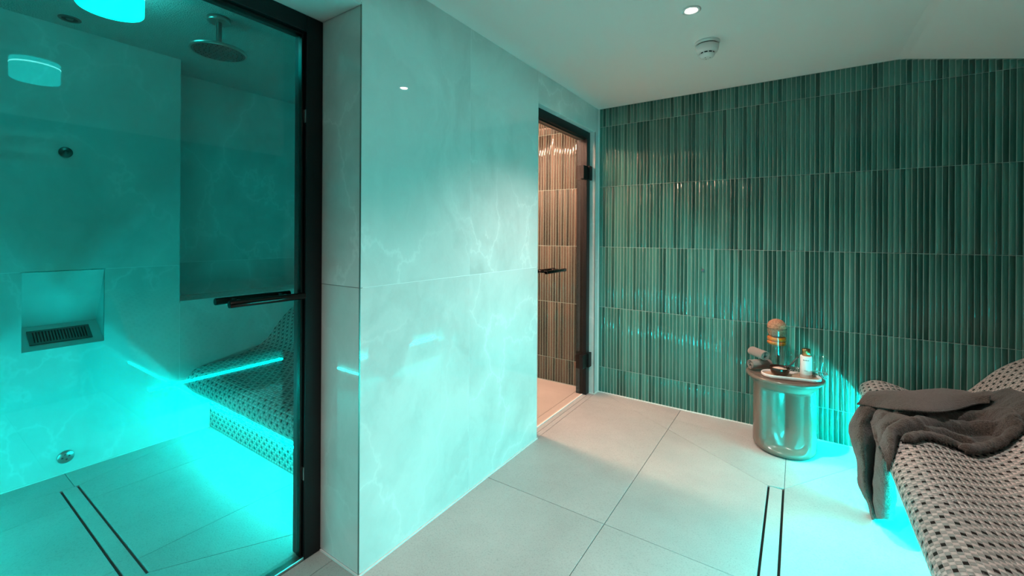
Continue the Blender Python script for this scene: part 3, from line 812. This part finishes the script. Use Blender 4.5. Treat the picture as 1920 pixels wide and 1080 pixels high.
# tray
def stadium(L_, W_, n=16):
    r = W_/2; s = L_/2-r
    return [(s+r*math.cos(a), r*math.sin(a)) for a in [(-PI/2+PI*k/n) for k in range(n+1)]]+[(-s+r*math.cos(a), r*math.sin(a)) for a in [(PI/2+PI*k/n) for k in range(n+1)]]
tr_c = Vector((-0.030,2.925,ZT)); trot = 0.22
ty = setp(empty('tray', tr_c, trot), 'oval white rimmed wooden tray on the side table', 'tray')
mb = MB(); levels = [(0.0,0.004,0.0),(0.004,0.0,0.0),(0.018,0.0,0.0),(0.020,-0.002,0.0),(0.018,-0.006,0.0),(0.008,-0.008,0.0)]
rings = [[(x,y,z) for x,y in stadium(0.295+2*(-0.004 if k==0 else o_), 0.125+2*(-0.004 if k==0 else o_))] for k,(z,o_,_) in enumerate(levels)]
nR = len(rings[0]); vv = [p for r in rings for p in r]
mb.add(vv, [(i*nR+k,i*nR+(k+1)%nR,(i+1)*nR+(k+1)%nR,(i+1)*nR+k) for i in range(len(rings)-1) for k in range(nR)]+[tuple(range(nR-1,-1,-1))], True)
mb.build('rim', M_ENAMEL, ty)
MB().prism(stadium(0.281,0.111), 0.002, 0.0085).build('wooden_base', M_WOOD, ty)
ZTR = ZT+0.0087
def place(p, z): return Vector((p[0],p[1],z))
# bowl, salt, spoon
bc = Vector((-0.083,2.917,ZTR))
e = setp(empty('bowl', bc), 'small dark brown glossy bowl on the tray', 'bowl')
MB().lathe([(0.001,0),(0.030,0),(0.042,0.010),(0.049,0.026),(0.051,0.044),(0.050,0.046),(0.0475,0.044),(0.045,0.028),(0.037,0.013),(0.001,0.009)], n=48, cap=False).build('body', M_BROWN, e)
o = MB().lathe([(0.0445,0.0),(0.034,0.006),(0.018,0.011),(0.001,0.013)], n=32, cap=False).build('bath_salt', M_SALT); o.location = bc+Vector((0,0,0.0305))
setp(o, 'pale pink mound of bath salt filling the dark bowl', 'bath salt', kind='stuff')
s0 = bc+Vector((0.028,0.018,0.044)); s1 = on(1497,669,1,2.95)
e = setp(empty('spoon', s0), 'dark wooden spoon leaning out of the bowl', 'spoon')
v = s1-s0
MB().tube(catmull([Vector((0,0,0)), v*0.35+Vector((0,0,-0.010)), v*0.75+Vector((0,0,-0.003)), v],6), [0.006]*8+[0.0075]*8+[0.0085,0.008,0.005], 12, 0.6).build('handle', M_DARKWOOD, e)
MB().lathe([(0.001,-0.007),(0.010,-0.005),(0.015,0.0),(0.013,0.001),(0.009,-0.003),(0.001,-0.005)], (-0.013,-0.006,-0.003), 24, cap=False).build('bowl_end', M_DARKWOOD, e)
# bottle
e = setp(empty('bottle', (0.043,2.952,ZTR)), 'white bottle with bronze cap standing on the tray', 'bottle')
b_ = MB().lathe([(0.001,0),(0.027,0),(0.0285,0.002),(0.0285,0.118),(0.027,0.1225),(0.020,0.124),(0.001,0.124)], n=48, cap=False).build('body', M_BOTTLE, e)
c_ = MB().lathe([(0.001,0.124),(0.0205,0.124),(0.0205,0.160),(0.019,0.162),(0.001,0.162)], n=40, cap=False).build('cap', M_BRASS, e)
MB().lathe([(0.030,0.001),(0.0305,0.003),(0.0305,0.016),(0.0288,0.018)], n=48, cap=False).build('clear_foot', M_CLEAR, e)
fa = math.atan2(-2.952,-0.043)
def mark(a0, a1, z0, z1):
    k = 4; vv = [(0.0287*math.cos(fa+a0+(a1-a0)*i/k), 0.0287*math.sin(fa+a0+(a1-a0)*i/k), z) for z in (z0,z1) for i in range(k+1)]
    MB().add(vv, [(i,i+1,k+2+i,k+1+i) for i in range(k)]).build('label_print', M_INK, b_)
for k in range(7): mark(-0.50+k*0.15, -0.50+k*0.15+0.09, 0.098+0.001*(k%2), 0.105-0.001*(k%3))
for k in range(6): mark(-0.30+k*0.10, -0.30+k*0.10+0.05, 0.041, 0.0445)
# tumblers
def tumbler(label, x, y, h_=0.125, r=0.047):
    e = setp(empty('tumbler', (x,y,ZT)), label, 'glass', 'clear studded tumblers')
    MB().lathe([(0.001,0.0),(r-0.004,0.0),(r-0.002,0.004),(r,0.03),(r,h_),(r-0.0015,h_+0.001),(r-0.003,h_),(r-0.003,0.03),(r-0.006,0.012),(0.001,0.010)], n=48, cap=False).build('body', M_CLEAR, e)
    mb = MB()
    for row in range(3):
        for k in range(24):
            a = 2*PI*(k+0.5*(row%2))/24; mb.lathe([(0.0005,0.0),(0.004,0.001),(0.0045,0.0035),(0.003,0.006),(0.0005,0.007)], ((r-0.001)*math.cos(a),(r-0.001)*math.sin(a),0.003+row*0.0075), 6, cap=False)
    o = mb.build('stud_band', M_STEEL, e); o['kind'] = 'stuff'
tumbler('clear studded tumbler standing between the carafe and the bottle', 0.003,3.050)
tumbler('clear studded tumbler standing behind the white bottle', 0.100,3.030, 0.115)
# carafe
e = setp(empty('carafe', (-0.104,3.078,ZT)), 'tall clear glass carafe with a cork ball stopper and orange slices', 'carafe')
MB().lathe([(0.001,0),(0.050,0),(0.0535,0.005),(0.0540,0.02),(0.0540,0.235),(0.0555,0.250),(0.0545,0.251),(0.0515,0.236),(0.0515,0.02),(0.049,0.008),(0.001,0.007)], n=64, cap=False).build('glass_body', M_CLEAR, e)
cs = MB().lathe([(0.001,0.205),(0.042,0.205),(0.0485,0.222),(0.050,0.250),(0.0505,0.252)]+[(0.0505*math.cos(t),0.258+0.046*math.sin(t)) for t in [k*PI/2/9 for k in range(10)]], n=48, cap=False).build('cork_stopper', M_CORK, e)
for k in range(2):
    mb = MB(); nA2 = 60; z = 0.150+k*0.024; vv = []
    for (rr, dz) in ((0.010,0.0),(0.046,0.0),(0.0505,0.004),(0.0505,0.017),(0.046,0.021),(0.010,0.021)):
        for i in range(nA2):
            a = 2*PI*i/nA2; vv.append((rr*math.cos(a), rr*math.sin(a), z+dz+0.0018*math.sin(a*2+k*1.3)))
    mb.add(vv, [(i*nA2+q,i*nA2+(q+1)%nA2,(i+1)*nA2+(q+1)%nA2,(i+1)*nA2+q) for i in range(5) for q in range(nA2)], True); mb.build('orange_slice', M_ORANGE, e)
# rolled towels
def rolled(label, c, yaw, tilt, L_, r):
    e = setp(empty('rolled_towel', c, yaw), label, 'towel', 'rolled towels on the side table')
    turns = 2.5; n = 100; th = 0.0052; vv = []; xs = [-L_/2, -L_/2+0.006, L_/2-0.006, L_/2]
    for side in (1,-1):
        for i in range(n+1):
            t = i/n; a = t*turns*2*PI; rr = 0.007+(r-0.007-th)*t + side*th*0.92*0.5+0.002
            for x in xs:
                k = 0.0 if abs(x) < L_/2 else -side*0.0012
                vv.append((x+0.003*math.sin(a*1.7)*(abs(x) >= L_/2), (rr+k)*math.cos(a), (rr+k)*math.sin(a)+x*tilt))
    m4 = 4; N1 = (n+1)*m4
    f = [(i*m4+j,(i+1)*m4+j,(i+1)*m4+j+1,i*m4+j+1) for i in range(n) for j in range(3)]
    f += [(N1+i*m4+j,N1+i*m4+j+1,N1+(i+1)*m4+j+1,N1+(i+1)*m4+j) for i in range(n) for j in range(3)]
    f += [(i*m4,N1+i*m4,N1+(i+1)*m4,(i+1)*m4) for i in range(n)]+[(i*m4+3,(i+1)*m4+3,N1+(i+1)*m4+3,N1+i*m4+3) for i in range(n)]
    f += [(n*m4+j,n*m4+j+1,N1+n*m4+j+1,N1+n*m4+j) for j in range(3)]+[(j,N1+j,N1+j+1,j+1) for j in range(3)]
    MB().add(vv, f, True).build('roll', M_ROLL, e); return e
rolled('beige rolled towel lying flat on the left edge of the side table', (-0.190,2.990,ZT+0.0345), 0.80, 0.0, 0.13, 0.032)
rolled('beige rolled towel lying on top of the other roll', (-0.195,2.985,ZT+0.099), 2.30, 0.0, 0.12, 0.031)

# ------------------------------------------------------------------ brown towel thrown over the lounger
def prof_z(x):
    xs = [p[0] for p in prof_l[5:]]; zs = [p[1] for p in prof_l[5:]]
    return float(np.interp(x, xs, zs))
def on_seat(px, py, lift):                       # point of the lounger surface (raised by lift) seen at a pixel
    z = 0.44
    for _ in range(30):
        p = on(px, py, 2, z); z = 0.5*z+0.5*(prof_z(min(max(p.x,0.318),1.3))+lift)
    return on(px, py, 2, z)
S = on_seat
def xy(pts, lift): return np.array([tuple(S(a,b,lift)[:2]) for a,b in pts])
def seg_dist(P, line):
    d = np.full(P.shape[0], 1e9); t_ = np.zeros(P.shape[0]); L_ = 0.0
    for a, b in zip(line[:-1], line[1:]):
        ab = b-a; l = np.hypot(*ab); u_ = np.clip(((P-a)@ab)/(l*l), 0, 1)
        q = np.hypot(*(P-(a+u_[:,None]*ab)).T); m_ = q < d; d[m_] = q[m_]; t_[m_] = L_+u_[m_]*l; L_ += l
    return d, t_/L_
def dense(a):
    return np.array([(p.x,p.y) for p in catmull([(q[0],q[1],0) for q in a], 6)])
ridges = [ # crest pixels, height, radius, end taper
    ([(1652,832),(1664,808),(1688,792),(1720,785),(1760,786),(1800,793),(1840,794),(1880,789),(1897,790)], 0.062, 0.034),
    ([(1690,768),(1740,773),(1790,776),(1840,773),(1876,772),(1893,782)], 0.074, 0.038),
    ([(1615,768),(1680,756),(1760,748),(1830,755),(1880,775)], 0.058, 0.105),
    ([(1604,776),(1622,790),(1634,812),(1640,835)], 0.048, 0.048),
    ([(1703,817),(1728,811),(1757,817),(1788,827),(1812,836)], 0.033, 0.021),
    ([(1738,805),(1770,809),(1800,819),(1822,826)], 0.038, 0.018),
    ([(1812,836),(1850,833),(1878,822),(1901,803)], 0.040, 0.024),
    ([(1880,800),(1900,797)], 0.045, 0.032)]
outline = xy([(1600,770),(1635,742),(1700,736),(1763,731),(1812,739),(1850,751),(1880,767),(1897,781),(1909,797),(1902,813),(1873,831),(1843,840),(1812,840),(1778,833),(1746,824),(1702,818),(1682,828),(1664,845),(1640,850),(1604,832)], 0.012)
def inside(P, poly):
    r = np.zeros(len(P), bool); n_ = len(poly)
    for k in range(n_):
        a, b = poly[k], poly[k-1]
        c_ = (a[1] > P[:,1]) != (b[1] > P[:,1])
        with np.errstate(divide='ignore', invalid='ignore'):
            r ^= c_ & (P[:,0] < (b[0]-a[0])*(P[:,1]-a[1])/(b[1]-a[1])+a[0])
    return r
gx = np.linspace(0.286,0.95,160); gy = np.linspace(2.10,3.205,250)
GX, GY = np.meshgrid(gx, gy, indexing='ij'); P = np.stack([GX.ravel(),GY.ravel()],1)
hgt = np.where(inside(P, outline), 0.012, 0.0)
for px_, H_, R_ in ridges:
    ln = dense(xy(px_, H_*0.9)); d_, t_ = seg_dist(P, ln)
    wob = np.array([noise.noise(Vector((p[0]*9,p[1]*9,H_*50))) for p in P])
    Rr = R_*(1+0.22*wob); Hr = H_*(1+0.16*wob)
    hgt = np.maximum(hgt, Hr*np.sqrt(np.clip(1-(d_/Rr)**2, 0, 1)))
mask = (hgt > 0.0035).reshape(GX.shape)
fine = np.array([noise.noise(Vector((p[0]*22+p[1]*10,p[1]*30,3.0)))*0.006+noise.noise(Vector((p[0]*60,p[1]*45,7.0)))*0.0025 for p in P])
Hh = (hgt+fine*np.clip(hgt/0.03,0,1)).reshape(GX.shape)
for _ in range(2):
    q = Hh.copy(); q[1:-1,1:-1] = 0.4*Hh[1:-1,1:-1]+0.15*(Hh[2:,1:-1]+Hh[:-2,1:-1]+Hh[1:-1,2:]+Hh[1:-1,:-2]); Hh = q
def base_z(x):
    if x >= 0.318: return prof_z(x)
    if x >= 0.297: return float(np.interp(x, [0.297,0.304,0.318], [0.338,0.366,0.388]))
    return 0.338-(0.297-x)*1.3
bz_ = np.array([base_z(x) for x in gx])[:,None]
Zt = bz_+np.maximum(Hh, 0.0)+0.002
idx = -np.ones(GX.shape, int); vv = []
tc = Vector((0.45,2.65,0.40))
for a in range(len(gx)):
    for b in range(len(gy)):
        if mask[a,b]:
            idx[a,b] = len(vv); vv.append((GX[a,b]-tc.x, GY[a,b]-tc.y, Zt[a,b]-tc.z))
ff = [(idx[a,b],idx[a+1,b],idx[a+1,b+1],idx[a,b+1]) for a in range(len(gx)-1) for b in range(len(gy)-1) if mask[a,b] and mask[a+1,b] and mask[a,b+1] and mask[a+1,b+1]]
tw = setp(empty('bath_towel', tc), 'crumpled dark brown terry towel thrown over the mosaic lounger', 'towel')
dt2 = bpy.data.textures.new('pile','CLOUDS'); dt2.noise_scale = 0.005; dt2.noise_depth = 1
def cloth(o, thick, sub=1):
    md = o.modifiers.new('thick','SOLIDIFY'); md.thickness = thick; md.offset = -1 if thick > 0.008 else 0
    if sub: sd = o.modifiers.new('sub','SUBSURF'); sd.levels = sub; sd.render_levels = sub
    dm = o.modifiers.new('pile','DISPLACE'); dm.texture = dt2; dm.strength = 0.003; dm.mid_level = 0.5
cloth(MB().add(vv, ff, True).build('folded_body', M_TOWEL, tw), 0.006, 0)
# the end hanging over the nose: columns of a folded sheet, each with its own depth
rows = [(800,(1602,1593,1613,1636,1650,1668,1684,1690)),(830,(1606,1598,1617,1643,1648,1660,1678,1682)),
        (870,(1612,1609,1622,1640,1643,1655,1671,1672)),(910,(1616,1611,1624,1637,1640,1656,1674,1675)),(945,(1630,1628,1634,1639,1643,1658,1678,1677)),(974,(1637,1636,1640,1645,1650,1660,1672,1671))]
dep = [(2.72,2.64,2.55,2.58,2.45,2.42,2.43,2.50),(2.68,2.57,2.49,2.58,2.43,2.37,2.40,2.48),
       (2.64,2.54,2.46,2.58,2.41,2.31,2.33,2.42),(2.60,2.51,2.44,2.55,2.39,2.29,2.30,2.40),(2.54,2.47,2.42,2.47,2.37,2.29,2.30,2.38),(2.48,2.44,2.41,2.42,2.37,2.32,2.32,2.37)]
grid = [[on(px_,py_,1,y_) for px_,y_ in zip(r_[1],d_)] for r_, d_ in zip(rows,dep) for py_ in (r_[0],)]
up_ = [(1640,752),(1615,758),(1630,764),(1650,769),(1668,775),(1692,784),(1708,794),(1712,802)]
grid = [[S(a_,b_,l_) for (a_,b_),l_ in zip([(q_[0]+30,q_[1]-6) for q_ in up_],(.02,.03,.03,.03,.03,.03,.02,.01))]]+[[S(a_,b_,l_) for (a_,b_),l_ in zip(up_,(.02,.045,.05,.045,.05,.055,.03,.01))]]+grid
grid = [catmull(r_, 6) for r_ in grid]
cols = [catmull([r_[k] for r_ in grid], 7) for k in range(len(grid[0]))]
nc, nr = len(cols), len(cols[0]); vv = []
for a in range(nc):
    for b in range(nr):
        p = cols[a][b]; q = p+Vector((0.006*noise.noise(p*28), 0.012*noise.noise(p*22+Vector((3,1,4))), 0))
        vv.append(q-tc)
ff = [(a*nr+b,(a+1)*nr+b,(a+1)*nr+b+1,a*nr+b+1) for a in range(nc-1) for b in range(nr-1)]
cloth(MB().add(vv, ff, True).build('hanging_end', M_TOWEL, tw), 0.007, 1)
# top flap: a sheet with a rolled hem
front = [S(1607,757,.055), S(1640,762,.062), S(1690,768,.075), S(1750,772,.090), S(1790,768,.094), S(1830,757,.094), S(1856,755,.080)]
backr = [S(1640,735,.035), S(1670,733,.055), S(1710,733,.072), S(1760,729,.080), S(1800,732,.085), S(1830,740,.085), S(1857,749,.075)]
fc, bc2 = catmull(front,8), catmull(backr,8)
vv = []; K = 14
for i,(a,b) in enumerate(zip(fc,bc2)):
    for k in range(K+1):
        t = k/K; p = a.lerp(b,t); p.z += 0.022*math.sin(t*PI)+0.004*noise.noise(Vector((i*0.25,t*4,1.0)))
        vv.append(p-tc)
m = K+1
mb = MB().add(vv, [(i*m+k,(i+1)*m+k,(i+1)*m+k+1,i*m+k+1) for i in range(len(fc)-1) for k in range(K)], True)
cloth(mb.build('top_flap', M_TOWEL, tw), 0.006, 1)
hem = MB().tube([p-tc for p in fc], 0.0045, 8).build('hem', M_TOWEL, tw)
